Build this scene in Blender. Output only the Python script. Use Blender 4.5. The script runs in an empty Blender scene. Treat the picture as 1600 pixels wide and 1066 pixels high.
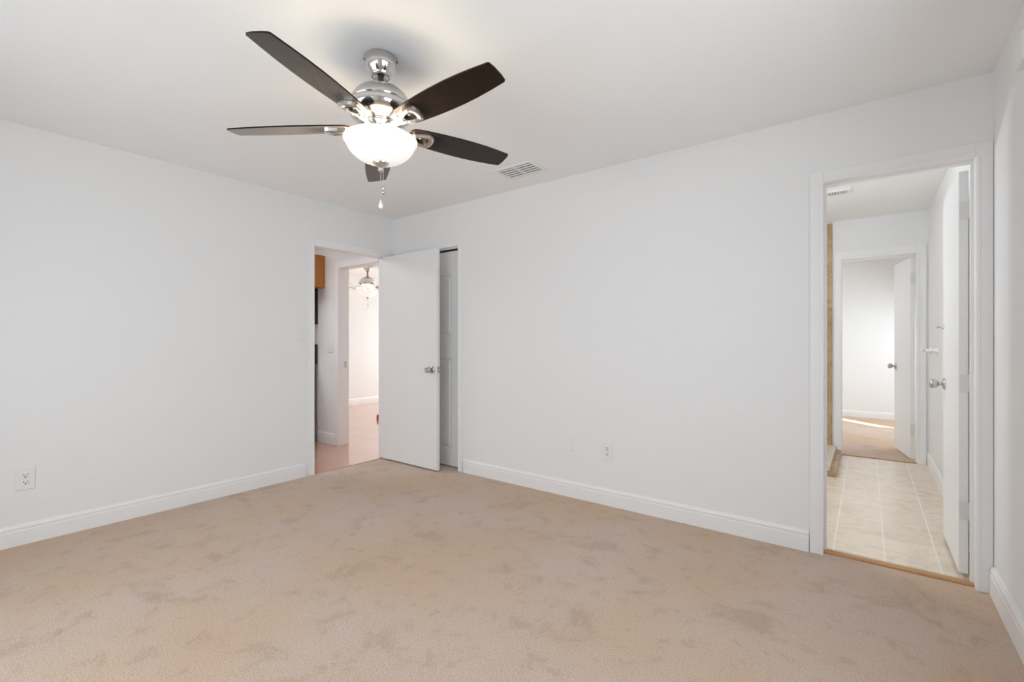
import bpy, bmesh, math, random
from mathutils import Matrix, Vector
random.seed(7)
S = bpy.context.scene
COL = S.collection
PI = math.pi

# ------------------------------------------------------------------ camera
cam = bpy.data.cameras.new('camera')
cam.sensor_width = 36.0
cam.lens = 36.0 * 729.9 / 1600.0
cam.shift_y = 0.0011
cam.clip_start = 0.02
camo = bpy.data.objects.new('camera', cam)
COL.objects.link(camo)
camo.location = (3.9131, -3.0997, 1.1757)
camo.rotation_euler = (PI / 2, 0, 0.650354)
S.camera = camo

# ------------------------------------------------------------------ view / world
S.view_settings.view_transform = 'Standard'
S.view_settings.look = 'None'
S.view_settings.gamma = 1.0
S.view_settings.use_curve_mapping = False
S.view_settings.exposure = 0.0
S.cycles.use_denoising = True
S.cycles.max_bounces = 14
S.cycles.diffuse_bounces = 10
S.cycles.glossy_bounces = 5
S.cycles.sample_clamp_indirect = 6.0
S.cycles.caustics_reflective = False
S.cycles.caustics_refractive = False
W = bpy.data.worlds.new('sky')
S.world = W
W.use_nodes = True
W.node_tree.nodes['Background'].inputs[0].default_value = (0.75, 0.87, 1.0, 1)
W.node_tree.nodes['Background'].inputs[1].default_value = 0.15


def area(name, loc, direction, sx, sy, power, color, spread=150):
    l = bpy.data.lights.new(name, 'AREA')
    l.shape = 'RECTANGLE'
    l.size, l.size_y = sx, sy
    l.energy = power
    l.color = color
    l.spread = math.radians(spread)
    o = bpy.data.objects.new(name, l)
    COL.objects.link(o)
    o.location = loc
    o.rotation_euler = Vector(direction).to_track_quat('-Z', 'Y').to_euler()
    return o


def point(name, loc, power, color, radius):
    l = bpy.data.lights.new(name, 'POINT')
    l.energy = power
    l.color = color
    l.shadow_soft_size = radius
    o = bpy.data.objects.new(name, l)
    COL.objects.link(o)
    o.location = loc
    return o


# sun reaching the second bedroom through its low back window
sl = bpy.data.lights.new('sun', 'SUN')
sl.energy = 9.0
sl.angle = 0.01
sl.color = (1.0, 0.95, 0.86)
so = bpy.data.objects.new('sun', sl)
COL.objects.link(so)
so.rotation_euler = Vector((0.55, -0.5, -0.90)).to_track_quat('-Z', 'Y').to_euler()

# daylight through the windows of the rooms, plus added fill lights
area('daylight_bedroom_window', (2.0, -3.72, 1.10), (0, 1, -0.15), 2.20, 1.80, 34, (0.865, 0.94, 1.0), 170)
area('side_fill', (4.43, -2.05, 1.45), (-1, 0, -0.15), 1.50, 1.10, 23.5, (0.855, 0.935, 1.0), 170)  # added fill light, set in an unseen side opening
area('daylight_living_window', (-2.1, 4.44, 1.05), (0, -1, -0.35), 2.4, 1.9, 124, (0.86, 0.975, 1.0))
area('daylight_far_bedroom_window', (5.17, 4.75, 1.20), (-1, 0, -0.75), 1.5, 1.6, 50, (0.86, 0.945, 1.0), 165)
area('far_bedroom_fill', (2.24, 4.7, 1.40), (1, 0, -0.5), 1.3, 1.2, 21, (0.88, 0.95, 1.0))  # added fill to brighten the open far door, no window in this wall
area('kitchen_fill', (-1.6, -1.5, 2.42), (0, 0, -1), 1.5, 1.0, 35, (0.90, 0.965, 1.0), 180)  # added overhead fill for the kitchen wall, no fixture there
point('bathroom_vanity_lamp', (2.75, 0.75, 1.72), 28, (0.88, 0.94, 1.0), 0.10)

# ------------------------------------------------------------------ materials
def mat(name, color, rough=0.5, metal=0.0, bump=0.0, bscale=80.0, spec=0.5, emit=0.0, ecol=None, coat=0.0, var=None, vscale=6.0, vstretch=(1, 1, 1)):
    m = bpy.data.materials.new(name)
    m.use_nodes = True
    N, L = m.node_tree.nodes, m.node_tree.links
    b = N['Principled BSDF']
    b.inputs['Base Color'].default_value = (*color, 1)
    b.inputs['Roughness'].default_value = rough
    b.inputs['Metallic'].default_value = metal
    b.inputs['Specular IOR Level'].default_value = spec
    b.inputs['Coat Weight'].default_value = coat
    if emit:
        b.inputs['Emission Color'].default_value = (*(ecol or color), 1)
        b.inputs['Emission Strength'].default_value = emit
    tc = N.new('ShaderNodeTexCoord')
    if bump:
        n = N.new('ShaderNodeTexNoise')
        n.inputs['Scale'].default_value = bscale
        n.inputs['Detail'].default_value = 3
        L.new(tc.outputs['Object'], n.inputs['Vector'])
        bp = N.new('ShaderNodeBump')
        bp.inputs['Strength'].default_value = bump
        bp.inputs['Distance'].default_value = 0.01
        L.new(n.outputs['Fac'], bp.inputs['Height'])
        L.new(bp.outputs['Normal'], b.inputs['Normal'])
    if var:
        mp = N.new('ShaderNodeMapping')
        mp.inputs['Scale'].default_value = vstretch
        L.new(tc.outputs['Object'], mp.inputs['Vector'])
        n = N.new('ShaderNodeTexNoise')
        n.inputs['Scale'].default_value = vscale
        n.inputs['Detail'].default_value = 5
        n.inputs['Roughness'].default_value = 0.6
        L.new(mp.outputs['Vector'], n.inputs['Vector'])
        r = N.new('ShaderNodeValToRGB')
        r.color_ramp.elements[0].position = 0.3
        r.color_ramp.elements[1].position = 0.72
        r.color_ramp.elements[0].color = (*color, 1)
        r.color_ramp.elements[1].color = (*var, 1)
        L.new(n.outputs['Fac'], r.inputs['Fac'])
        L.new(r.outputs['Color'], b.inputs['Base Color'])
    return m


M = {}
M['wall'] = mat('wall_paint', (0.80, 0.802, 0.803), 0.75, bump=0.05, bscale=60, spec=0.25)
M['ceiling'] = mat('ceiling_paint', (0.866, 0.872, 0.875), 0.9, bump=0.06, bscale=90, spec=0.1)
M['trim'] = mat('trim_paint', (0.82, 0.82, 0.82), 0.38, bump=0.02, bscale=30)
M['door'] = mat('door_paint', (0.79, 0.79, 0.785), 0.42, bump=0.02, bscale=40)
M['plastic'] = mat('white_plastic', (0.79, 0.79, 0.785), 0.35)
M['dark'] = mat('dark_slot', (0.02, 0.02, 0.02), 0.7)
M['nickel'] = mat('brushed_nickel', (0.66, 0.64, 0.62), 0.16, metal=1.0, bump=0.02, bscale=15)
M['steel'] = mat('satin_steel', (0.55, 0.53, 0.50), 0.25, metal=1.0)
M['hinge'] = mat('painted_hinge', (0.70, 0.70, 0.69), 0.4, metal=0.2)
M['black'] = mat('black_enamel', (0.008, 0.008, 0.009), 0.18)
M['blackglass'] = mat('black_glass', (0.004, 0.004, 0.005), 0.05, coat=0.5)
M['cabinet'] = mat('honey_oak', (0.50, 0.20, 0.045), 0.4, var=(0.40, 0.14, 0.028), vscale=5, vstretch=(6, 6, 0.8))
M['blade'] = mat('espresso_blade', (0.006, 0.0026, 0.0014), 0.21, var=(0.017, 0.008, 0.0042), vscale=8, vstretch=(1.2, 28, 28), spec=0.22)
bb = M['blade'].node_tree.nodes['Principled BSDF']
bb.inputs['Sheen Weight'].default_value = 0.60
bb.inputs['Sheen Roughness'].default_value = 0.30
bb.inputs['Sheen Tint'].default_value = (0.85, 0.70, 0.62, 1)
M['paleblade'] = mat('pale_blade', (0.62, 0.60, 0.57), 0.4, var=(0.5, 0.48, 0.45), vscale=8, vstretch=(1.2, 20, 20))
M['edge'] = mat('blade_edge', (0.05, 0.03, 0.02), 0.5)
M['crystal'] = mat('crystal', (0.92, 0.92, 0.92), 0.05, coat=1.0)
M['oak'] = mat('oak_threshold', (0.50, 0.28, 0.12), 0.4, var=(0.42, 0.22, 0.09), vscale=6, vstretch=(1, 10, 10))
M['cream'] = mat('cream_stone', (0.74, 0.69, 0.60), 0.3, var=(0.70, 0.64, 0.54), vscale=9)
M['red'] = mat('red_plastic', (0.55, 0.02, 0.02), 0.3)
M['darkred'] = mat('dark_red_plastic', (0.18, 0.01, 0.01), 0.35)
M['porcelain'] = mat('white_porcelain', (0.84, 0.84, 0.83), 0.12)
M['rubber'] = mat('dark_gap', (0.03, 0.028, 0.025), 0.9)


def bowl_glass():
    m = mat('lit_opal_glass', (0.95, 0.94, 0.92), 0.25, emit=0.36, ecol=(1.0, 0.96, 0.90))
    return m


M['opal'] = bowl_glass()


def carpet(name, base, dark, light, dimple):
    m = bpy.data.materials.new(name)
    m.use_nodes = True
    N, L = m.node_tree.nodes, m.node_tree.links
    b = N['Principled BSDF']
    b.inputs['Roughness'].default_value = 1.0
    b.inputs['Specular IOR Level'].default_value = 0.05
    b.inputs['Sheen Weight'].default_value = 0.28
    b.inputs['Sheen Roughness'].default_value = 0.5
    tc = N.new('ShaderNodeTexCoord')

    def noise(scale, detail, rough=0.5, dist=0.0, seed=0.0):
        mp = N.new('ShaderNodeMapping')
        mp.inputs['Location'].default_value = (seed, seed * 1.7, 0)
        L.new(tc.outputs['Object'], mp.inputs['Vector'])
        n = N.new('ShaderNodeTexNoise')
        n.inputs['Scale'].default_value = scale
        n.inputs['Detail'].default_value = detail
        n.inputs['Roughness'].default_value = rough
        n.inputs['Distortion'].default_value = dist
        L.new(mp.outputs['Vector'], n.inputs['Vector'])
        return n.outputs['Fac']

    def ramp(f, a, bb):
        r = N.new('ShaderNodeMapRange')
        r.interpolation_type = 'SMOOTHSTEP'
        r.inputs['From Min'].default_value = a
        r.inputs['From Max'].default_value = bb
        L.new(f, r.inputs['Value'])
        return r.outputs['Result']

    def mix(f, c1, c2, fac=1.0):
        mx = N.new('ShaderNodeMix')
        mx.data_type = 'RGBA'
        mul = N.new('ShaderNodeMath')
        mul.operation = 'MULTIPLY'
        mul.inputs[1].default_value = fac
        L.new(f, mul.inputs[0])
        L.new(mul.outputs[0], mx.inputs['Factor'])
        for s, c in (('A', c1), ('B', c2)):
            if isinstance(c, tuple):
                mx.inputs[6 if s == 'A' else 7].default_value = (*c, 1)
            else:
                L.new(c, mx.inputs[6 if s == 'A' else 7])
        return mx.outputs[2]

    daylight_tint = ramp(noise(1.1, 2, 0.5, 0.0, 9.3), 0.35, 0.65)          # broad drift seeded to paint cool window daylight into the mid floor colour
    c = mix(daylight_tint, base, light, 0.75)
    tuft = noise(110, 2, 0.65, 0.0, 5.0)

    def ragged(f, k):
        m1 = N.new('ShaderNodeMath')
        m1.operation = 'MULTIPLY_ADD'
        m1.inputs[1].default_value = k
        L.new(tuft, m1.inputs[0])
        L.new(f, m1.inputs[2])
        return m1.outputs[0]
    blot = ramp(ragged(noise(3.6, 5, 0.66, 0.4, 8.3), 0.22), 0.65, 0.79)        # trodden patches
    c = mix(blot, c, dark, 0.45)
    blot2 = ramp(ragged(noise(8.5, 5, 0.66, 0.3, 15.0), 0.25), 0.665, 0.80)
    c = mix(blot2, c, dark, 0.40)
    fine = ramp(noise(175, 3, 0.75), 0.42, 0.60)                    # tuft speckle
    c = mix(fine, c, dark, 0.58)
    L.new(c, b.inputs['Base Color'])
    add = N.new('ShaderNodeMath')
    add.operation = 'ADD'
    L.new(noise(260, 2, 0.7), add.inputs[0])
    L.new(noise(90, 2, 0.6, 0.0, 2.0), add.inputs[1])
    bp = N.new('ShaderNodeBump')
    bp.inputs['Strength'].default_value = dimple
    bp.inputs['Distance'].default_value = 0.012
    L.new(add.outputs[0], bp.inputs['Height'])
    L.new(bp.outputs['Normal'], b.inputs['Normal'])
    return m


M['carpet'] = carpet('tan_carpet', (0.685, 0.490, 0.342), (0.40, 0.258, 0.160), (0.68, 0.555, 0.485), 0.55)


def planks(name, c1, c2, c3):
    m = bpy.data.materials.new(name)
    m.use_nodes = True
    N, L = m.node_tree.nodes, m.node_tree.links
    b = N['Principled BSDF']
    b.inputs['Roughness'].default_value = 0.30
    b.inputs['Coat Weight'].default_value = 1.0
    b.inputs['Coat Roughness'].default_value = 0.12
    tc = N.new('ShaderNodeTexCoord')
    br = N.new('ShaderNodeTexBrick')
    br.offset = 0.37
    br.inputs['Scale'].default_value = 1.0
    br.inputs['Mortar Size'].default_value = 0.002
    br.inputs['Brick Width'].default_value = 0.9
    br.inputs['Row Height'].default_value = 0.075
    br.inputs['Color1'].default_value = (*c1, 1)
    br.inputs['Color2'].default_value = (*c2, 1)
    br.inputs['Mortar'].default_value = (*[v * 0.45 for v in c2], 1)
    L.new(tc.outputs['Object'], br.inputs['Vector'])
    mp = N.new('ShaderNodeMapping')
    mp.inputs['Scale'].default_value = (2, 28, 1)
    L.new(tc.outputs['Object'], mp.inputs['Vector'])
    n = N.new('ShaderNodeTexNoise')
    n.inputs['Scale'].default_value = 3
    n.inputs['Detail'].default_value = 4
    L.new(mp.outputs['Vector'], n.inputs['Vector'])
    mx = N.new('ShaderNodeMix')
    mx.data_type = 'RGBA'
    mul = N.new('ShaderNodeMath')
    mul.operation = 'MULTIPLY'
    mul.inputs[1].default_value = 0.6
    L.new(n.outputs['Fac'], mul.inputs[0])
    L.new(mul.outputs[0], mx.inputs['Factor'])
    L.new(br.outputs['Color'], mx.inputs[6])
    mx.inputs[7].default_value = (*c3, 1)
    L.new(mx.outputs[2], b.inputs['Base Color'])
    return m


M['planks'] = planks('reddish_planks', (0.50, 0.245, 0.165), (0.43, 0.205, 0.135), (0.62, 0.37, 0.27))


def tiles(name, c1, c2, grout, w, h, offx, offy, rough, offset=0.0, axes='xy', vein=(0.5, 0.4, 0.3), veinf=0.4, gs=0.0045):
    m = bpy.data.materials.new(name)
    m.use_nodes = True
    N, L = m.node_tree.nodes, m.node_tree.links
    b = N['Principled BSDF']
    b.inputs['Roughness'].default_value = rough
    tc = N.new('ShaderNodeTexCoord')
    sep = N.new('ShaderNodeSeparateXYZ')
    L.new(tc.outputs['Object'], sep.inputs[0])
    cmb = N.new('ShaderNodeCombineXYZ')
    for i, a in enumerate(axes):
        ad = N.new('ShaderNodeMath')
        ad.operation = 'ADD'
        ad.inputs[1].default_value = (offx, offy)[i]
        L.new(sep.outputs['XYZ'.index(a.upper())], ad.inputs[0])
        L.new(ad.outputs[0], cmb.inputs[i])
    br = N.new('ShaderNodeTexBrick')
    br.offset = offset
    br.inputs['Scale'].default_value = 1.0
    br.inputs['Mortar Size'].default_value = gs
    br.inputs['Mortar Smooth'].default_value = 0.3
    br.inputs['Brick Width'].default_value = w
    br.inputs['Row Height'].default_value = h
    br.inputs['Color1'].default_value = (*c1, 1)
    br.inputs['Color2'].default_value = (*c2, 1)
    br.inputs['Mortar'].default_value = (*grout, 1)
    L.new(cmb.outputs[0], br.inputs['Vector'])
    n = N.new('ShaderNodeTexNoise')
    n.inputs['Scale'].default_value = 7
    n.inputs['Detail'].default_value = 6
    n.inputs['Roughness'].default_value = 0.65
    n.inputs['Distortion'].default_value = 1.2
    L.new(tc.outputs['Object'], n.inputs['Vector'])
    r = N.new('ShaderNodeMapRange')
    r.inputs['From Min'].default_value = 0.45
    r.inputs['From Max'].default_value = 0.72
    r.inputs['To Max'].default_value = veinf
    L.new(n.outputs['Fac'], r.inputs['Value'])
    inv = N.new('ShaderNodeMath')
    inv.operation = 'SUBTRACT'
    inv.inputs[0].default_value = 1.0
    L.new(br.outputs['Fac'], inv.inputs[1])
    mul = N.new('ShaderNodeMath')
    mul.operation = 'MULTIPLY'
    L.new(r.outputs[0], mul.inputs[0])
    L.new(inv.outputs[0], mul.inputs[1])
    mx = N.new('ShaderNodeMix')
    mx.data_type = 'RGBA'
    L.new(mul.outputs[0], mx.inputs['Factor'])
    L.new(br.outputs['Color'], mx.inputs[6])
    mx.inputs[7].default_value = (*vein, 1)
    L.new(mx.outputs[2], b.inputs['Base Color'])
    bp = N.new('ShaderNodeBump')
    bp.inputs['Strength'].default_value = 0.25
    bp.inputs['Distance'].default_value = 0.003
    L.new(inv.outputs[0], bp.inputs['Height'])
    L.new(bp.outputs['Normal'], b.inputs['Normal'])
    return m


M['floortile'] = tiles('beige_floor_tile', (0.77, 0.67, 0.54), (0.72, 0.62, 0.50), (0.84, 0.78, 0.67), 0.229, 0.335, -0.095, 0.20, 0.22, 0.0, 'xy', (0.50, 0.41, 0.31), 0.55)
M['walltile'] = tiles('brown_stone_tile', (0.42, 0.27, 0.14), (0.52, 0.37, 0.21), (0.36, 0.26, 0.16), 0.33, 0.31, 0.0, 0.01, 0.35, 0.5, 'xz', (0.20, 0.11, 0.05), 0.8, 0.004)

# ------------------------------------------------------------------ mesh helpers
class MB:
    def __init__(s):
        s.bm = bmesh.new()

    def box(s, x0, x1, y0, y1, z0, z1, bev=0.0, seg=2, mi=0):
        n0 = len(s.bm.faces)
        r = bmesh.ops.create_cube(s.bm, size=1.0)
        for v in r['verts']:
            v.co = Vector((x0 + (v.co.x + .5) * (x1 - x0), y0 + (v.co.y + .5) * (y1 - y0), z0 + (v.co.z + .5) * (z1 - z0)))
        if bev:
            es = list({e for v in r['verts'] for e in v.link_edges})
            bmesh.ops.bevel(s.bm, geom=es, offset=bev, segments=seg, affect='EDGES', profile=0.5)
        s.bm.faces.ensure_lookup_table()
        for f in s.bm.faces[n0:]:
            f.material_index = mi
        return s

    def lathe(s, prof, n=48, cx=0, cy=0, cz=0, axis='z', cap=True):
        rings = []
        for (r, z) in prof:
            ring = []
            for i in range(n):
                a = 2 * PI * i / n
                p = (r * math.cos(a), r * math.sin(a), z)
                if axis == 'y':
                    p = (p[0], p[2], p[1])
                elif axis == 'x':
                    p = (p[2], p[0], p[1])
                ring.append(s.bm.verts.new((p[0] + cx, p[1] + cy, p[2] + cz)))
            rings.append(ring)
        for a, b in zip(rings, rings[1:]):
            for i in range(n):
                f = s.bm.faces.new((a[i], a[(i + 1) % n], b[(i + 1) % n], b[i]))
                f.smooth = True
        if cap:
            for ring in (rings[0], rings[-1]):
                s.bm.faces.new(ring)
        return s

    def tube(s, pts, r, n=10):
        pts = [Vector(p) for p in pts]
        rings = []
        for i, p in enumerate(pts):
            d = (pts[min(i + 1, len(pts) - 1)] - pts[max(i - 1, 0)]).normalized()
            u = d.orthogonal().normalized() if abs(d.z) > .9 else d.cross(Vector((0, 0, 1))).normalized()
            w = d.cross(u)
            rings.append([s.bm.verts.new(p + r * (math.cos(2 * PI * k / n) * u + math.sin(2 * PI * k / n) * w)) for k in range(n)])
        for a, b in zip(rings, rings[1:]):
            for k in range(n):
                f = s.bm.faces.new((a[k], a[(k + 1) % n], b[(k + 1) % n], b[k]))
                f.smooth = True
        s.bm.faces.new(rings[0])
        s.bm.faces.new(rings[-1])
        return s

    def prism(s, outline, h0, h1, plane='xy', bev=0.0):
        """outline extruded between h0 and h1 along the axis normal to plane"""
        def P(u, v, h):
            return {'xy': (u, v, h), 'xz': (u, h, v), 'yz': (h, u, v)}[plane]
        a = [s.bm.verts.new(P(u, v, h0)) for u, v in outline]
        b = [s.bm.verts.new(P(u, v, h1)) for u, v in outline]
        n = len(a)
        fs = [s.bm.faces.new(a), s.bm.faces.new(b)]
        for i in range(n):
            fs.append(s.bm.faces.new((a[i], a[(i + 1) % n], b[(i + 1) % n], b[i])))
        if bev:
            es = [e for e in fs[1].edges]
            bmesh.ops.bevel(s.bm, geom=es, offset=bev, segments=2, affect='EDGES')
        return s

    def build(s, name, material, parent=None, auto=True):
        bmesh.ops.remove_doubles(s.bm, verts=s.bm.verts, dist=1e-6)
        bmesh.ops.recalc_face_normals(s.bm, faces=s.bm.faces)
        me = bpy.data.meshes.new(name)
        s.bm.to_mesh(me)
        s.bm.free()
        for m in (material if isinstance(material, (list, tuple)) else [material]):
            me.materials.append(m)
        o = bpy.data.objects.new(name, me)
        COL.objects.link(o)
        if parent:
            o.parent = parent
        return o


def tag(o, label, cat=None, group=None, kind=None):
    o['label'] = label
    if cat:
        o['category'] = cat
    if group:
        o['group'] = group
    if kind:
        o['kind'] = kind
    return o


def struct(o, label, cat):
    return tag(o, label, cat, None, 'structure')


def empty(name, loc, label=None, cat=None, group=None, kind=None):
    o = bpy.data.objects.new(name, None)
    o.empty_display_size = 0.1
    COL.objects.link(o)
    o.location = loc
    if label:
        tag(o, label, cat, group, kind)
    return o


def wall_panel(mb, axis, c0, c1, a0, a1, z0, z1, holes):
    """wall slab between c0..c1 on its thin axis, running a0..a1, holes = (h0,h1,zb,zt)"""
    def bx(p0, p1, q0, q1):
        if p1 - p0 < 1e-6 or q1 - q0 < 1e-6:
            return
        if axis == 'x':
            mb.box(c0, c1, p0, p1, q0, q1)
        else:
            mb.box(p0, p1, c0, c1, q0, q1)
    cur = a0
    for h0, h1, zb, zt in sorted(holes):
        bx(cur, h0, z0, z1)
        bx(h0, h1, z0, zb)
        bx(h0, h1, zt, z1)
        cur = h1
    bx(cur, a1, z0, z1)
    return mb


H = 2.44
XR = 4.381
YF = -3.66
# ------------------------------------------------------------------ room shell
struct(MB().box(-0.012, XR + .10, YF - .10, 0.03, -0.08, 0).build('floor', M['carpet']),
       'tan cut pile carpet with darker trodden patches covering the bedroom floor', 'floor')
struct(MB().box(-0.06, XR + .10, YF - .12, 0.115, H, H + .1).build('ceiling', M['ceiling']),
       'flat white bedroom ceiling carrying the dark bladed fan', 'ceiling')
mb = MB()
wall_panel(mb, 'x', -0.075, 0.0, YF - .12, 0.0, 0, H, [(-0.880, -0.102, 0, 2.045)])
struct(mb.build('wall_left', M['wall']), 'white bedroom wall on the left with the doorway to the kitchen', 'wall')
mb = MB()
wall_panel(mb, 'y', 0.0, 0.115, -0.0, XR + .12, 0, H, [(0.085, 0.958, 0, 2.062), (3.706, 4.334, 0, 2.066)])
struct(mb.build('wall_back', M['wall']), 'white wall facing the camera with closet and bathroom doorways', 'wall')
mb = MB()
wall_panel(mb, 'x', XR, XR + .12, YF - .12, 0.0, 0, H, [(-2.85, -1.25, 0.85, 2.05)])
struct(mb.build('wall_right', M['wall']),
       'white bedroom wall at the right edge beside the bathroom doorway', 'wall')
mb = MB()
wall_panel(mb, 'y', YF - .12, YF, -0.0, XR, 0, H, [(0.85, 3.15, 0.08, 2.12)])
struct(mb.build('wall_front', M['wall']), 'white wall with a wide glazed opening behind the camera', 'wall')

# window frame of the bedroom window (light comes through it)
wf = MB()
for a, b, c, d in ((0.85, 3.15, 0.08, 0.13), (0.85, 3.15, 2.07, 2.12), (0.85, 0.90, 0.13, 2.07), (3.10, 3.15, 0.13, 2.07), (1.975, 2.025, 0.13, 2.07)):
    wf.box(a, b, YF - .03, YF + .005, c, d)
wf2 = MB()  # frame of the side window added to carry fill light
for a, b, c, d in ((-2.85, -1.25, 0.85, 0.89), (-2.85, -1.25, 2.01, 2.05), (-2.85, -2.81, 0.89, 2.01), (-1.29, -1.25, 0.89, 2.01), (-2.065, -2.035, 0.89, 2.01)):
    wf2.box(XR + .005, XR + .04, a, b, c, d)
struct(wf2.build('added_window', M['trim']), 'white framed window added in the right wall outside the view for fill light', 'window')
struct(wf.build('window_1', M['trim']), 'wide white framed glazed opening behind the camera', 'window')


def base_profile(h=0.118, t=0.015):
    return [(0, 0), (t, 0), (t, h * .70), (t - .0025, h * .735), (t - .0025, h * .79), (t - .001, h * .82), (t - .001, h * .87), (t * .45, h * .96), (t * .35, h), (0, h)]


def baseboard(name, p0, p1, wall_axis, sign, at, label, h=0.118):
    """run from p0 to p1 along the wall; wall face at `at`, board stands off by sign"""
    mb = MB()
    prof = base_profile(h)
    if wall_axis == 'y':
        mb.prism([(at + sign * u, v) for u, v in prof], p0, p1, 'yz')
        for v in mb.bm.verts:      # (h,u,v) => x along run
            pass
    else:
        mb.prism([(at + sign * u, v) for u, v in prof], p0, p1, 'xz')
    return struct(mb.build(name, M['trim']), label, 'baseboard')


baseboard('baseboard_left', YF, -0.945, 'x', 1, 0.0, 'white moulded baseboard along the left bedroom wall')
baseboard('baseboard_back', 1.008, 3.652, 'y', -1, 0.0, 'white moulded baseboard along the wall facing the camera')
baseboard('baseboard_right', YF, -0.017, 'x', -1, XR, 'white moulded baseboard along the right bedroom wall', 0.135)


def casing(name, axis, face, sign, a0, a1, ztop, w, wt, label, t=0.014, zb=0.0, left=True, right=True, wr=None):
    """flat casing with an inner bead round an opening a0..a1"""
    wr = w if wr is None else wr
    mb = MB()
    def bx(p0, p1, z0, z1, th):
        lo, hi = sorted((face, face + sign * th))
        if axis == 'y':
            mb.box(p0, p1, lo, hi, z0, z1, 0.002, 1)
        else:
            mb.box(lo, hi, p0, p1, z0, z1, 0.002, 1)
    if left:
        bx(a0 - w, a0, zb, ztop + wt, t)
        bx(a0 - w * .28, a0 - .001, zb, ztop, t + .004)
    if right:
        bx(a1, a1 + wr, zb, ztop + wt, t)
        bx(a1 + .001, a1 + wr * .28, zb, ztop, t + .004)
    bx(a0 - (0.0 if not left else 0), a1 + (0.0 if not right else 0), ztop, ztop + wt, t)
    bx(a0, a1, ztop + .001, ztop + wt * .28, t + .004)
    return struct(mb.build(name, M['trim']), label, 'trim')


def jamb(name, axis, c0, c1, a0, a1, ztop, label, th=0.018, stop=None, threshold=None):
    mb = MB()
    def bx(p0, p1, z0, z1, d0=c0, d1=c1):
        if axis == 'y':
            mb.box(p0, p1, d0, d1, z0, z1)
        else:
            mb.box(d0, d1, p0, p1, z0, z1)
    bx(a0 - th, a0, 0, ztop + th)
    bx(a1, a1 + th, 0, ztop + th)
    bx(a0, a1, ztop, ztop + th)
    if stop:
        s0, s1 = stop
        bx(a0, a0 + .011, 0, ztop, s0, s1)
        bx(a1 - .011, a1, 0, ztop, s0, s1)
        bx(a0 + .011, a1 - .011, ztop - .011, ztop, s0, s1)
    return struct(mb.build(name, M['trim']), label, 'trim')


# kitchen doorway in the left wall
casing('trim_1', 'x', 0.0, 1, -0.865, -0.116, 2.031, 0.046, 0.070, 'white casing around the doorway to the kitchen', wr=0.075)
jamb('trim_2', 'x', -0.075, 0.0, -0.865, -0.116, 2.031, 'white jamb lining the doorway to the kitchen', 0.0145)
# closet opening
casing('trim_3', 'y', 0.0, -1, 0.098, 0.946, 2.052, 0.046, 0.050, 'white casing around the closet opening')
jamb('trim_4', 'y', 0.0, 0.115, 0.098, 0.946, 2.052, 'white jamb lining the closet opening', 0.011)
# bathroom opening
casing('trim_5', 'y', 0.0, -1, 3.720, 4.322, 2.056, 0.064, 0.064, 'white casing around the bathroom doorway', wr=0.058)
jamb('trim_6', 'y', 0.0, 0.115, 3.720, 4.322, 2.056, 'white jamb lining the bathroom doorway', 0.012, stop=(0.050, 0.078))
struct(MB().box(3.709, 4.333, 0.022, 0.072, -0.01, 0.012, 0.006, 3).build('trim_7', M['oak']),
       'narrow oak threshold strip between bedroom carpet and bathroom tile', 'trim')


struct(MB().box(-0.030, 0.010, -0.865, -0.116, -0.01, 0.006, 0.004, 2).build('trim_16', M['planks']),
       'narrow reddish wood strip between the carpet and the kitchen floor', 'trim')


# ------------------------------------------------------------------ doors
def knob_mb(axis, sgn, cx, cy, cz):
    rose = [(0.0, 0.0), (0.033, 0.0), (0.033, 0.004), (0.028, 0.009), (0.014, 0.011)]
    neck = [(0.0125, 0.008), (0.0105, 0.016), (0.0115, 0.030)]
    head = [(0.013, 0.028), (0.021, 0.033), (0.0265, 0.040), (0.0265, 0.060), (0.024, 0.066), (0.012, 0.068), (0.010, 0.064), (0.0, 0.064)]
    res = []
    for prof in (rose, neck, head):
        m = MB()
        m.lathe([(r, sgn * z) for r, z in prof], 32, cx, cy, cz, axis, cap=False)
        res.append(m)
    return res


def add_knob(parent, axis, sgn, loc):
    rose, neck, head = knob_mb(axis, sgn, *loc)
    k = head.build('door_knob', M['steel'], parent)
    k['label'] = 'satin steel door knob'
    rose.build('rosette', M['steel'], k)
    neck.build('neck', M['steel'], k)
    return k


# bedroom door, open against the closet
d1 = MB().box(0.040, 0.822, -0.155, -0.120, 0.014, 2.026, 0.0025, 2).build('door_1', M['door'])
struct(d1, 'white flush bedroom door standing open in front of the closet', 'door')
add_knob(d1, 'y', -1, (0.757, -0.155, 0.925))
add_knob(d1, 'y', 1, (0.757, -0.120, 0.925))
lp = MB().box(0.8215, 0.8235, -0.150, -0.125, 0.897, 0.953).build('latch_plate', M['steel'], d1)
MB().box(0.823, 0.834, -0.143, -0.132, 0.915, 0.936, 0.003, 2).build('latch_bolt', M['steel'], lp)
for z in (0.25, 1.02, 1.82):
    h = MB().lathe([(0.006, 0), (0.006, 0.09)], 12, 0.030, -0.133, z).build('hinge', M['hinge'], d1)
    h['label'] = 'painted door hinge'

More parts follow.
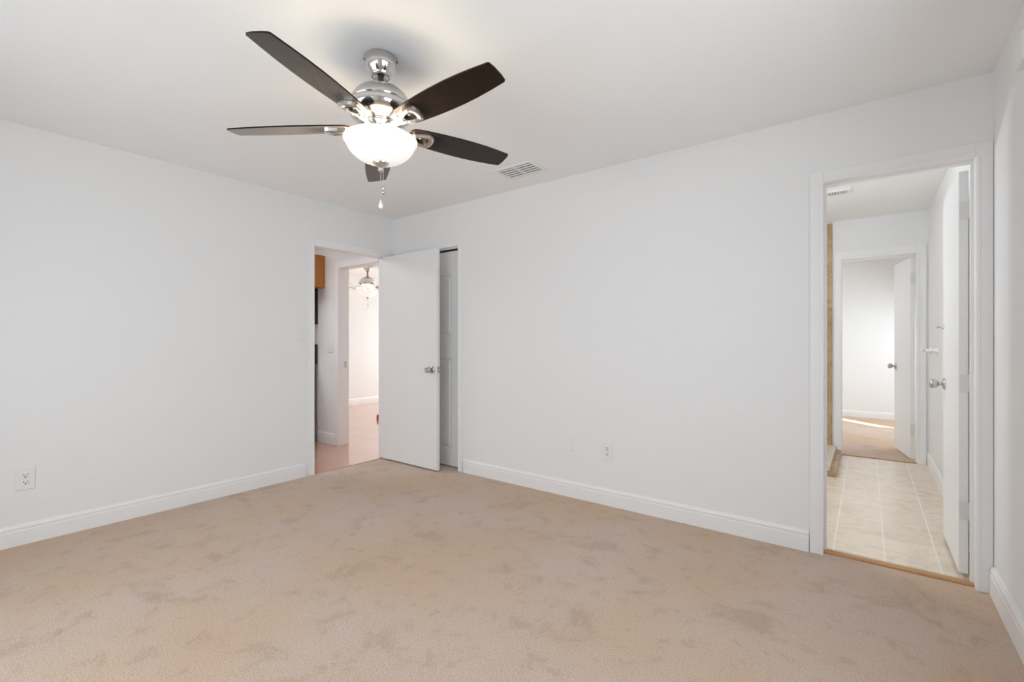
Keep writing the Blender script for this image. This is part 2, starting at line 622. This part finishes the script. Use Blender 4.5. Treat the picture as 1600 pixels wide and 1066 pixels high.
# closet door, four raised panels
def panel_door(name, x0, x1, yf, th, z0, z1, cols, rows, label):
    mb = MB()
    xs = sorted({x0, x1} | {v for c in cols for v in c})
    mb.box(x0, x1, yf + .012, yf + th, z0, z1)
    # stiles and rails
    prev = x0
    for a, b in cols:
        mb.box(prev, a, yf, yf + .012, z0, z1)
        zp = z0
        for c, d in rows:
            mb.box(a, b, yf, yf + .012, zp, c)
            zp = d
        mb.box(a, b, yf, yf + .012, zp, z1)
        prev = b
    mb.box(prev, x1, yf, yf + .012, z0, z1)
    o = mb.build(name, M['door'])
    struct(o, label, 'door')
    for a, b in cols:
        for c, d in rows:
            pm = MB()
            r = [(0.0, 0.0005), (0.014, 0.010), (0.020, 0.010), (0.042, 0.002)]
            loops = []
            for off, dep in r:
                loops.append([pm.bm.verts.new((x, yf + dep, z)) for x, z in ((a + off, c + off), (b - off, c + off), (b - off, d - off), (a + off, d - off))])
            for l1, l2 in zip(loops, loops[1:]):
                for i in range(4):
                    pm.bm.faces.new((l1[i], l1[(i + 1) % 4], l2[(i + 1) % 4], l2[i]))
            pm.bm.faces.new(loops[-1])
            pm.build('door_panel', M['door'], o)
    return o


panel_door('door_2', 0.130, 0.943, 0.050, 0.036, 0.012, 2.030, [(0.250, 0.475), (0.585, 0.807)], [(0.166, 1.024), (1.234, 1.816)],
           'white raised panel closet door half hidden behind the open bedroom door')
struct(MB().box(0.098, 0.946, 0.030, 0.100, 2.0405, 2.0518).build('trim_8', M['rubber']), 'dark track slot above the closet door', 'trim')
struct(MB().box(0.098, 0.946, 0.018, 0.040, 2.0425, 2.0519).build('trim_9', M['trim']), 'white header strip over the closet track', 'trim')

# bathroom door swung into the bathroom
d3 = MB().box(4.277, 4.313, 0.121, 0.722, 0.022, 2.030, 0.002, 2).build('door_3', M['door'])
struct(d3, 'white flush bathroom door swung inward along the right bathroom wall', 'door')
add_knob(d3, 'x', -1, (4.277, 0.640, 0.929))
for z in (0.29, 0.925, 1.788):
    h = MB().box(4.2795, 4.318, 0.1185, 0.121, z, z + .090, 0.001, 1).lathe([(0.0055, 0), (0.0055, 0.09)], 12, 4.318, 0.1225, z).build('hinge', M['hinge'], d3)
    h['label'] = 'painted butt hinge on the door edge'
hk = MB().lathe([(0.012, 0), (0.011, -0.004), (0.004, -0.006), (0.004, -0.022), (0.007, -0.026), (0.005, -0.031), (0, -0.031)], 20, 4.277, 0.690, 1.265, 'x', cap=False).build('robe_hook', M['steel'], d3)
hk['label'] = 'small steel hook near the free edge of the bathroom door'

# ------------------------------------------------------------------ closet interior
struct(MB().box(-0.075, 0.0, 0.0, 0.80, 0, H).box(0.0, 1.6, 0.72, 0.80, 0, H).box(1.5, 1.6, 0.115, 0.72, 0, H).build('wall_closet', M['wall']), 'white wall inside the closet', 'wall')
struct(MB().box(0.0, 1.5, 0.115, 0.72, H, H + .05).build('ceiling_closet', M['ceiling']), 'white ceiling inside the closet', 'ceiling')
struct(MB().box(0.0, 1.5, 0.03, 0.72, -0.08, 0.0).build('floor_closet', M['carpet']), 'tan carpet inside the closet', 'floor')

# ------------------------------------------------------------------ kitchen and living room
Y1 = -0.073
struct(MB().box(-4.2, -0.012, -3.1, 4.7, -0.08, -0.001).build('floor_kitchen', M['planks']),
       'reddish wood plank floor of the kitchen and living room', 'floor')
mb = MB()
wall_panel(mb, 'y', Y1, 0.045, -4.0, -0.075, 0, H, [(-0.856, -0.105, 0, 2.026)])
struct(mb.build('wall_kitchen', M['wall']), 'white kitchen wall with the doorway to the living room', 'wall')
struct(MB().box(-4.0, -3.9, -3.1, Y1, 0, H).build('wall_kitchen_side', M['wall']), 'white far kitchen side wall', 'wall')
struct(MB().box(-3.9, -0.075, -3.1, -3.0, 0, H).build('wall_kitchen_window', M['wall']), 'white kitchen wall opposite the stove', 'wall')
struct(MB().box(-4.0, -0.075, -3.1, 0.045, H, H + .1).build('ceiling_kitchen', M['ceiling']), 'white kitchen ceiling', 'ceiling')
casing('trim_10', 'y', Y1, -1, -0.841, -0.12, 2.010, 0.085, 0.080, 'white casing around the doorway to the living room', right=False)
jamb('trim_11', 'y', Y1, 0.045, -0.841, -0.12, 2.010, 'white jamb lining the doorway to the living room', 0.015)
baseboard('baseboard_kitchen', -1.262, -0.928, 'y', -1, Y1, 'white baseboard on the kitchen wall beside the stove', 0.125)
struct(MB().box(-0.8418, -0.8395, -0.012, 0.016, 0.885, 0.95).build('trim_12', M['steel']), 'small steel strike plate on the living room door jamb', 'trim')
XL = -3.65
struct(MB().box(XL - .1, XL, 0.045, 4.6, 0, H).build('wall_living_left', M['wall']), 'bright white living room wall seen through two doorways', 'wall')
struct(MB().box(XL, -0.075, 4.5, 4.6, 0, H).build('wall_living_back', M['wall']), 'white back wall of the living room', 'wall')
struct(MB().box(-0.075, 0.0, 0.80, 4.6, 0, H).build('wall_living_right', M['wall']), 'white right wall of the living room', 'wall')
struct(MB().box(XL, -0.06, 0.045, 4.6, H, H + .1).build('ceiling_living', M['ceiling']), 'white living room ceiling', 'ceiling')
baseboard('baseboard_living', 0.045, 4.5, 'x', 1, XL, 'white baseboard of the bright living room wall', 0.13)

# upper cabinet
cab = empty('upper_cabinet', (-1.6, Y1 - .16, 1.811), 'honey oak upper kitchen cabinet above the microwave', 'cabinet')
def under(o, parent):
    o.parent = parent
    o.matrix_parent_inverse = Matrix.Translation(parent.location).inverted()
    return o
under(MB().box(-2.06, -1.138, -0.385, Y1, 1.811, 2.185, 0.002, 1).build('body', M['cabinet']), cab)
for a, b, hx in ((-2.05, -1.605, -1.64), (-1.597, -1.148, -1.56)):
    d = under(MB().box(a, b, -0.405, -0.386, 1.822, 2.175, 0.004, 2).build('cabinet_door', M['cabinet']), cab)
    under(MB().tube([(hx, -0.405, 1.85), (hx, -0.43, 1.855), (hx, -0.43, 1.93), (hx, -0.405, 1.935)], 0.004).build('handle', M['steel']), cab).parent = d
    d.children[0].matrix_parent_inverse = Matrix.Identity(4)
mw = empty('microwave', (-1.67, Y1 - .2, 1.387), 'black over range microwave below the oak cabinet', 'microwave')
under(MB().box(-2.05, -1.289, -0.45, Y1, 1.387, 1.809, 0.004, 2).build('body', M['black']), mw)
under(MB().box(-2.04, -1.48, -0.475, -0.451, 1.40, 1.80, 0.005, 2).build('door', M['blackglass']), mw)
under(MB().box(-1.47, -1.295, -0.472, -0.451, 1.40, 1.80, 0.004, 2).build('control_panel', M['black']), mw)
under(MB().tube([(-1.50, -0.475, 1.44), (-1.50, -0.50, 1.45), (-1.50, -0.50, 1.75), (-1.50, -0.475, 1.76)], 0.008).build('handle', M['black']), mw)
rg = empty('range', (-1.68, -0.42, 0.0), 'black freestanding kitchen range against the kitchen wall', 'stove')
under(MB().box(-2.05, -1.289, -0.74, -0.115, 0.0, 0.885, 0.004, 2).build('body', M['black']), rg)
under(MB().box(-2.052, -1.287, -0.755, -0.112, 0.885, 0.915, 0.006, 2).build('cooktop', M['blackglass']), rg)
under(MB().prism([(-0.085, 0.915), (-0.150, 0.915), (-0.130, 1.151), (-0.085, 1.151)], -2.05, -1.289, 'yz').build('backguard', M['black']), rg)
for kx in (-1.98, -1.90, -1.44, -1.36):
    under(MB().lathe([(0.022, 0), (0.020, -0.022), (0, -0.022)], 20, kx, -0.141, 1.02, 'y', cap=False).build('knob', M['steel']), rg)
od = under(MB().box(-2.03, -1.31, -0.775, -0.742, 0.22, 0.84, 0.006, 2).build('oven_door', M['blackglass']), rg)
under(MB().tube([(-1.97, -0.775, 0.78), (-1.97, -0.81, 0.78), (-1.37, -0.81, 0.78), (-1.37, -0.775, 0.78)], 0.010).build('handle', M['steel']), rg)
under(MB().box(-2.03, -1.31, -0.770, -0.742, 0.05, 0.205, 0.006, 2).build('drawer', M['black']), rg)

# red object on the living room floor
rb = empty('toy_box', (-1.955, 1.37, 0.0), 'small red box lying on the wood floor beyond the doorway', 'box')
under(MB().box(-2.03, -1.88, 1.305, 1.44, 0.0, 0.052, 0.008, 3).build('body', M['red']), rb)
under(MB().box(-2.02, -1.87, 1.300, 1.445, 0.052, 0.070, 0.006, 3).build('lid', M['darkred']), rb)

# ------------------------------------------------------------------ bathroom
Y2 = 2.862
struct(MB().box(2.3, XR + .1, 0.03, Y2 + .03, -0.08, 0.0).build('floor_bathroom', M['floortile']), 'beige stone tile floor of the bathroom', 'floor')
struct(MB().box(2.3, XR + .1, 0.115, Y2 + .11, H, H + .1).build('ceiling_bathroom', M['ceiling']), 'white bathroom ceiling', 'ceiling')
mb = MB()
wall_panel(mb, 'y', Y2, Y2 + .11, 2.2, XR + .12, 0, H, [(3.690, 4.305, 0, 2.046)])
struct(mb.build('wall_bathroom_back', M['wall']), 'white far bathroom wall with the doorway to the second bedroom', 'wall')
struct(MB().box(XR, XR + .12, 0.115, Y2, 0, H).build('wall_bathroom_right', M['wall']), 'white right wall of the bathroom', 'wall')
struct(MB().box(2.2, 2.3, 0.115, Y2, 0, H).build('wall_bathroom_left', M['wall']), 'white left wall of the bathroom', 'wall')
casing('trim_13', 'y', Y2, -1, 3.702, 4.293, 2.034, 0.064, 0.085, 'white casing around the second bedroom doorway', wr=0.070)
jamb('trim_14', 'y', Y2, Y2 + .11, 3.702, 4.293, 2.034, 'white jamb lining the second bedroom doorway', 0.011)
struct(MB().box(3.69, 4.305, Y2 - .005, Y2 + .03, -0.01, 0.008, 0.003, 2).build('trim_15', M['oak']), 'thin oak strip at the second bedroom doorway', 'trim')
baseboard('baseboard_bathroom', 0.115, Y2, 'x', -1, XR, 'white baseboard along the right bathroom wall', 0.13)
struct(MB().box(2.3, 3.618, Y2 - .013, Y2 - .0005, 0.0, 2.425).build('wall_tile', M['walltile']), 'brown stone shower tile on the far bathroom wall', 'wall')
cb = empty('shower_curb', (3.30, 2.33, 0.0), 'low shower curb with cream slab top and brown tile base, its side lip standing in for shade', 'shower')
under(MB().box(2.9, 3.695, 1.825, Y2 - .014, 0.0, 0.050).build('base', M['walltile']), cb)  # widened past the slab so its brown lip stands in for floor shade
under(MB().box(2.9, 3.652, 1.828, Y2 - .014, 0.050, 0.090, 0.004, 2).build('slab', M['cream']), cb)

tb = empty('towel_bar', (XR, 2.35, 1.108), 'white porcelain towel bar on the right bathroom wall', 'towel bar')
under(MB().lathe([(0.009, 0), (0.009, 0.55)], 16, 4.322, 0, 0).build('bar', M['porcelain']), tb)
bar = tb.children[0]
bar.data.transform(Matrix.Translation((4.322, 2.08, 1.108)) @ Matrix.Rotation(-PI / 2, 4, 'X') @ Matrix.Translation((-4.322, 0, 0)))
for y in (2.12, 2.60):
    under(MB().lathe([(0.030, 0.0), (0.030, -0.008), (0.016, -0.020), (0.013, -0.050), (0.017, -0.062), (0.012, -0.074), (0, -0.075)], 20, XR, y, 1.104, 'x', cap=False).build('bracket', M['porcelain']), tb)


def louver_vent(name, cx, cy, lx, ly, nslat, z, label, two=True, along='x'):
    e = empty(name, (cx, cy, z), label, 'vent', 'white ceiling vents')
    fr = MB()
    w = 0.022
    x0, x1, y0, y1 = cx - lx / 2, cx + lx / 2, cy - ly / 2, cy + ly / 2
    zb, zt = z - 0.010, z
    for a in ((x0, x1, y0, y0 + w), (x0, x1, y1 - w, y1), (x0, x0 + w, y0 + w, y1 - w), (x1 - w, x1, y0 + w, y1 - w)):
        fr.box(*a, zb, zt, 0.002, 1)
    if two:
        fr.box(cx - .009, cx + .009, y0 + w, y1 - w, zb + .001, zt)
    under(fr.build('frame', M['plastic']), e)
    under(MB().box(x0 + w, x1 - w, y0 + w, y1 - w, zt - .0015, zt - .0005).build('backing', M['dark']), e)
    ix0, ix1, iy0, iy1 = x0 + w, x1 - w, y0 + w, y1 - w
    for i in range(nslat):
        s = MB()
        if along == 'x':
            p = (iy1 - iy0) / nslat
            yc = iy0 + p * (i + .5)
            for a, b in (((ix0, cx - .009), (cx + .009, ix1)) if two else ((ix0, ix1),)):
                s.prism([(yc - p * .42, zb - .0005), (yc - p * .40, zb - .0022), (yc + p * .30, zb - .0002), (yc + p * .28, zb + .0013)], a, b, 'yz')
        else:
            p = (ix1 - ix0) / nslat
            xc = ix0 + p * (i + .5)
            s.prism([(xc - p * .36, zb - .001), (xc - p * .30, zb - .003), (xc + p * .40, zt - .0035), (xc + p * .34, zt - .002)], iy0, iy1, 'xz')
        under(s.build('slat', M['plastic']), e)
    return e


louver_vent('ceiling_vent', 1.885, -0.335, 0.330, 0.225, 5, H, 'white louvered air vent on the bedroom ceiling near the far wall')
louver_vent('ceiling_vent', 3.655, 1.70, 0.30, 0.14, 12, H, 'white louvered air vent on the bathroom ceiling', two=False, along='y')

# ------------------------------------------------------------------ second bedroom beyond the bathroom
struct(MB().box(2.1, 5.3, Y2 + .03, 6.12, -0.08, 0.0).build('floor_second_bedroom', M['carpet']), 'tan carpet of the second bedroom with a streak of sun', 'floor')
struct(MB().box(2.1, 5.3, Y2 + .11, 6.12, H, H + .1).build('ceiling_second_bedroom', M['ceiling']), 'white ceiling of the second bedroom', 'ceiling')
mb = MB()
wall_panel(mb, 'y', 6.0, 6.04, 2.1, 5.3, 0, H, [(3.02, 3.30, 0.55, 1.62)])
struct(mb.build('wall_second_bedroom_back', M['wall']), 'white far wall of the second bedroom', 'wall')
struct(MB().box(2.1, 2.2, Y2, 6.0, 0, H).build('wall_second_bedroom_left', M['wall']), 'white left wall of the second bedroom', 'wall')
struct(MB().box(5.2, 5.3, Y2, 6.04, 0, H).build('wall_second_bedroom_right', M['wall']), 'white right wall of the second bedroom', 'wall')
struct(MB().box(XR + .12, 5.3, Y2, Y2 + .11, 0, H).build('wall_second_bedroom_front', M['wall']), 'white front wall of the second bedroom', 'wall')
baseboard('baseboard_second_bedroom', 2.2, 5.2, 'y', -1, 6.0, 'white baseboard on the far wall of the second bedroom', 0.10)
hx, hy = 4.283, Y2 + .120
ang = math.atan2(0.60, -0.105)
d4 = MB().box(0.0, 0.60, -0.018, 0.018, 0.022, 2.020, 0.002, 2).build('door_4', M['door'])
d4.matrix_world = Matrix.Translation((hx - .012, hy - .005, 0)) @ Matrix.Rotation(ang, 4, 'Z')
struct(d4, 'white flush door standing open into the second bedroom', 'door')
add_knob(d4, 'y', 1, (0.545, 0.018, 0.915))
for z in (0.26, 1.76):
    h = MB().box(-0.0015, 0.0005, -0.017, 0.020, z, z + .1).build('hinge', M['hinge'], d4)
    h['label'] = 'painted butt hinge on the door edge'


# ------------------------------------------------------------------ switch plates, outlets
def plate(name, origin, u, label, cat, w, h, kind):
    """u = wall direction unit vector (x,y); normal points into the room"""
    e = empty(name, origin, label, cat, {'outlet': 'white duplex outlets', 'switch': 'white light switches'}.get(kind))
    ux, uy, nx, ny = u
    R = Matrix(((ux, nx, 0, origin[0]), (uy, ny, 0, origin[1]), (0, 0, 1, origin[2]), (0, 0, 0, 1)))
    def add(mbx, nm, m, parent=e):
        o = mbx.build(nm, m)
        o.data.transform(Matrix(((ux, nx, 0, 0), (uy, ny, 0, 0), (0, 0, 1, 0), (0, 0, 0, 1))))
        o.parent = parent
        return o
    add(MB().box(-w / 2, w / 2, 0.0, 0.006, -h / 2, h / 2, 0.003, 3), 'cover_plate', M['plastic'])
    if kind == 'outlet':
        for dz in (0.021, -0.021):
            r = add(MB().lathe([(0.0175, 0.006), (0.0175, 0.0085), (0.0165, 0.009), (0, 0.009)], 28, 0, 0, dz, 'y', cap=False), 'receptacle', M['plastic'])
            sl = MB()
            sl.box(-0.0085, -0.0055, 0.0088, 0.0096, dz - .001, dz + .0085)
            sl.box(0.0055, 0.0085, 0.0088, 0.0096, dz + .000, dz + .0075)
            sl.lathe([(0.0036, 0.0088), (0.0036, 0.0097), (0, 0.0097)], 12, 0, 0, dz - .0085, 'y', cap=False)
            add(sl, 'slots', M['dark'], r)
        add(MB().lathe([(0.003, 0.006), (0.003, 0.0072), (0, 0.0072)], 12, 0, 0, 0, 'y', cap=False), 'screw', M['steel'])
    elif kind == 'switch':
        n = 2 if w > 0.1 else 1
        for i in range(n):
            cx = (i - (n - 1) / 2) * 0.046
            add(MB().box(cx - .0165, cx + .0165, 0.006, 0.0095, -0.033, 0.033, 0.002, 2), 'rocker', M['plastic'])
    else:
        for dz in (0.042, -0.042):
            add(MB().lathe([(0.003, 0.006), (0.003, 0.0072), (0, 0.0072)], 12, 0, 0, dz, 'y', cap=False), 'screw', M['plastic'])
    return e


plate('wall_outlet', (0.0, -2.650, 0.380), (0, 1, 1, 0), 'white duplex outlet low on the left wall near the corner', 'outlet', 0.082, 0.130, 'outlet')
plate('wall_outlet', (2.422, 0.0, 0.391), (1, 0, 0, -1), 'white duplex outlet low on the wall facing the camera', 'outlet', 0.076, 0.122, 'outlet')
plate('blank_cover_plate', (2.103, 0.0, 0.404), (1, 0, 0, -1), 'blank white cover plate left of the outlet on the far wall', 'cover plate', 0.068, 0.112, 'blank')
plate('light_switch', (0.0, -0.988, 1.238), (0, 1, 1, 0), 'white rocker light switch beside the kitchen doorway', 'switch', 0.072, 0.112, 'switch')
plate('light_switch', (-1.025, Y1, 1.112), (1, 0, 0, -1), 'white double light switch on the kitchen wall', 'switch', 0.116, 0.116, 'switch')

# white box high on the right wall
wb = empty('wall_box', (XR, -0.70, 2.15), 'small white plastic box mounted high on the right wall near the ceiling', 'wall box')
under(MB().box(XR - .012, XR, -0.757, -0.646, 2.149, 2.258, 0.003, 2).build('back_plate', M['plastic']), wb)
under(MB().box(XR - .046, XR - .013, -0.755, -0.648, 2.151, 2.256, 0.007, 3).build('cover', M['plastic']), wb)

# ------------------------------------------------------------------ ceiling fan
def blade_outline():
    prof = [(0.128, 0.018), (0.133, 0.034), (0.145, 0.046), (0.165, 0.053), (0.22, 0.059), (0.30, 0.0645), (0.38, 0.0675), (0.45, 0.0675), (0.52, 0.0645), (0.58, 0.0595), (0.625, 0.0545), (0.655, 0.0512)]
    top = list(prof) + [(0.6605, 0.046), (0.664, 0.02)]
    return top + [(x, -y) for x, y in reversed(top)]


def bracket_mb():
    m = MB()
    # arm from hub to loop
    m.prism([(0.055, 0.016), (0.105, 0.011), (0.150, 0.020), (0.150, -0.020), (0.105, -0.011), (0.055, -0.016)], -0.016, -0.006, 'xy')
    # shield shaped loop
    outer = [(0.138, 0.012), (0.150, 0.025), (0.182, 0.036), (0.222, 0.042), (0.236, 0.0415), (0.243, 0.034), (0.249, 0.018), (0.251, 0.0)]
    outer = outer + [(x, -y) for x, y in reversed(outer[:-1])]
    cx = 0.200
    inner = [(cx + (x - cx) * .55, y * .52) for x, y in outer]
    inner = [(x - .002, y) for x, y in inner]
    n = len(outer)
    vo0 = [m.bm.verts.new((x, y, -0.001)) for x, y in outer]
    vo1 = [m.bm.verts.new((cx + (x - cx) * .97, y * .97, -0.014)) for x, y in outer]
    vm = [m.bm.verts.new((cx + (x - cx) * .80, y * .78, -0.018)) for x, y in outer]
    vi1 = [m.bm.verts.new((x, y, -0.013)) for x, y in inner]
    vi0 = [m.bm.verts.new((x, y, -0.001)) for x, y in inner]
    for a, b in ((vo0, vo1), (vo1, vm), (vm, vi1), (vi1, vi0), (vi0, vo0)):
        for i in range(n - 0):
            f = m.bm.faces.new((a[i], a[(i + 1) % n], b[(i + 1) % n], b[i]))
    # screw boss
    m.lathe([(0.010, -0.012), (0.009, -0.019), (0.0, -0.020)], 16, 0.150, 0, 0, cap=False)
    m.lathe([(0.0045, -0.001), (0.0045, -0.003), (0.0, -0.005)], 12, 0.188, 0, 0, cap=False)
    return m


def make_fan(loc, th0, rod, tilt, blade_mat, label, lamp_power, bulb_power, twin=False):
    e = empty('ceiling_fan', loc, label, 'ceiling fan', 'ceiling fans with light bowls')
    d = rod            # extra rod length moves everything below down
    P = lambda prof, n=64, cap=False: MB().lathe(prof, n, cap=cap)
    can = P([(0, 0), (0.066, 0), (0.069, -0.004), (0.069, -0.030), (0.066, -0.045), (0.055, -0.066), (0.048, -0.074), (0.0455, -0.077), (0.0455, -0.083), (0.041, -0.087), (0.030, -0.087), (0.028, -0.080), (0, -0.080)])
    canopy = can.build('canopy', M['nickel'], e)
    for a in (0.9, 4.0):
        s = MB().lathe([(0.0045, 0), (0.0045, 0.004), (0, 0.004)], 10, 0, 0, 0, 'x', cap=False).build('screw', M['dark'], canopy)
        s.matrix_local = Matrix.Rotation(a + 3.1, 4, 'Z') @ Matrix.Translation((0.0685, 0, -0.013))
    P([(0.0135, -0.078), (0.0135, -0.122 - d), (0.026, -0.127 - d)], 24, True).build('downrod', M['nickel'], e)
    motor = P([(0, -0.112 - d), (0.022, -0.113 - d), (0.026, -0.120 - d), (0.040, -0.126 - d), (0.066, -0.136 - d), (0.092, -0.151 - d), (0.114, -0.171 - d), (0.128, -0.192 - d), (0.133, -0.207 - d), (0.1335, -0.211 - d), (0.1305, -0.213 - d), (0.1305, -0.216 - d)])
    motor.build('motor_cap', M['nickel'], e)
    P([(0.1305, -0.2155 - d), (0.136, -0.217 - d), (0.1405, -0.224 - d), (0.142, -0.234 - d), (0.140, -0.246 - d), (0.131, -0.261 - d), (0.114, -0.275 - d), (0.093, -0.285 - d), (0.074, -0.290 - d), (0.066, -0.291 - d), (0.0, -0.291 - d)]).build('motor_housing', M['nickel'], e)
    P([(0.0, -0.290 - d), (0.066, -0.290 - d), (0.070, -0.294 - d), (0.070, -0.302 - d), (0.060, -0.306 - d), (0.054, -0.308 - d), (0.054, -0.332 - d), (0.058, -0.335 - d), (0.058, -0.350 - d), (0.050, -0.354 - d), (0, -0.354 - d)]).build('switch_housing', M['nickel'], e)
    # light kit
    zr = -0.364 - d
    bowl = P([(0.1500, zr +0.0000), (0.1565, zr +0.0010), (0.1600, zr -0.0040), (0.1595, zr -0.0110), (0.1550, zr -0.0170), (0.1510, zr -0.0195), (0.1490, zr -0.0240), (0.1470, zr -0.0310), (0.1410, zr -0.0430), (0.1300, zr -0.0580), (0.1150, zr -0.0720), (0.0950, zr -0.0860), (0.0700, zr -0.0970), (0.0450, zr -0.1040), (0.0200, zr -0.1065), (0.0200, zr -0.1030), (0.0440, zr -0.1005), (0.0680, zr -0.0935), (0.0920, zr -0.0830), (0.1110, zr -0.0695), (0.1260, zr -0.0555), (0.1370, zr -0.0410), (0.1430, zr -0.0280), (0.1450, zr -0.0180), (0.1480, zr -0.0050), (0.1500, zr +0.0000)])
    bowl.build('glass_bowl', M['opal'], e)
    stem = P([(0.006, -0.350 - d), (0.006, zr - .105)], 12, True).build('lamp_stem', M['steel'], e)
    fin = P([(0.0000, zr - 0.1000), (0.0200, zr - 0.1000), (0.0340, zr - 0.1030), (0.0340, zr - 0.1070), (0.0280, zr - 0.1130), (0.0160, zr - 0.1220), (0.0100, zr - 0.1260), (0.0090, zr - 0.1280), (0.0125, zr - 0.1330), (0.0125, zr - 0.1370), (0.0090, zr - 0.1420), (0.0040, zr - 0.1440), (0.0000, zr - 0.1440)], 40).build('finial', M['nickel'], e)
    # pull chains
    def chain(x, y, z0, z1, fob):
        m = MB()
        m.tube([(x, y, z0), (x, y, z1)], 0.0007, 6)
        nb = int((z0 - z1) / 0.0062)
        for i in range(nb):
            zc = z0 - (i + .5) * (z0 - z1) / nb
            m.lathe([(0.0006, .0019), (0.0017, .0012), (0.0021, 0), (0.0017, -.0012), (0.0006, -.0019)], 8, x, y, zc, cap=False)
        c = m.build('pull_chain', M['nickel'], e)
        if fob == 'drop':
            f = P([(0, 0.0), (0.003, -.002), (0.0045, -.010), (0.009, -.022), (0.0105, -.030), (0.008, -.037), (0, -.040)], 20).build('fob', M['crystal'], c)
        else:
            f = P([(0, 0.0), (0.003, -.001), (0.006, -.006), (0.004, -.014), (0.003, -.016), (0.007, -.022), (0.0085, -.028), (0.006, -.035), (0, -.038)], 20).build('fob', M['nickel'], c)
        f.location = (x, y, z1)
    chain(0.002, -0.002, zr - .143, -0.632 - d, 'drop')
    chain(0.022, -0.004, zr - .112, -0.575 - d, 'ball')
    # blades
    T = Matrix.Rotation(-math.atan(tilt), 4, 'Y')
    zb = -0.3125 - d
    proto = protob = None
    for k in range(5):
        if proto is None:
            m = MB()
            m.prism(blade_outline(), 0.0, 0.006, 'xy')
            bl = m.build('blade', blade_mat, e)
            br = bracket_mb().build('blade_bracket', M['nickel'], bl)
            proto, protob = bl, br
        else:
            bl = proto.copy()
            COL.objects.link(bl)
            bl.parent = e
            br = protob.copy()
            COL.objects.link(br)
            br.parent = bl
        bl.matrix_local = Matrix.Translation((0, 0, zb)) @ T @ Matrix.Rotation(th0 - k * 2 * PI / 5, 4, 'Z') @ Matrix.Rotation(-0.208, 4, 'X')
    # lamp light: bulbs inside the bowl shining out over its open rim
    for i in range(3):
        a = th0 + .62 + i * 2 * PI / 3
        point('fan_bulb', (loc[0] + .078 * math.cos(a), loc[1] + .078 * math.sin(a), loc[2] + zr - .007), bulb_power / 3, (1.0, 0.80, 0.55), 0.024)
    # glow of the lit bowl interior going up past its rim
    gl = area('fan_bowl_glow', (loc[0], loc[1], loc[2] + zr - .003), (0, 0, 1), 0.28, 0.28, bulb_power * 0.35, (1.0, 0.83, 0.60), 180)
    gl.data.shape = 'DISK'
    return e


make_fan((2.1905, -1.7992, H), math.radians(-71.25), 0.0, 0.033, M['blade'], 'nickel ceiling fan with dark brown blades and lit bowl in the bedroom', 0, 6)
make_fan((-2.69, 1.62, H), math.radians(10), 0.05, 0.0, M['paleblade'], 'smaller looking nickel ceiling fan with pale blades seen through the kitchen doorway', 0, 10)
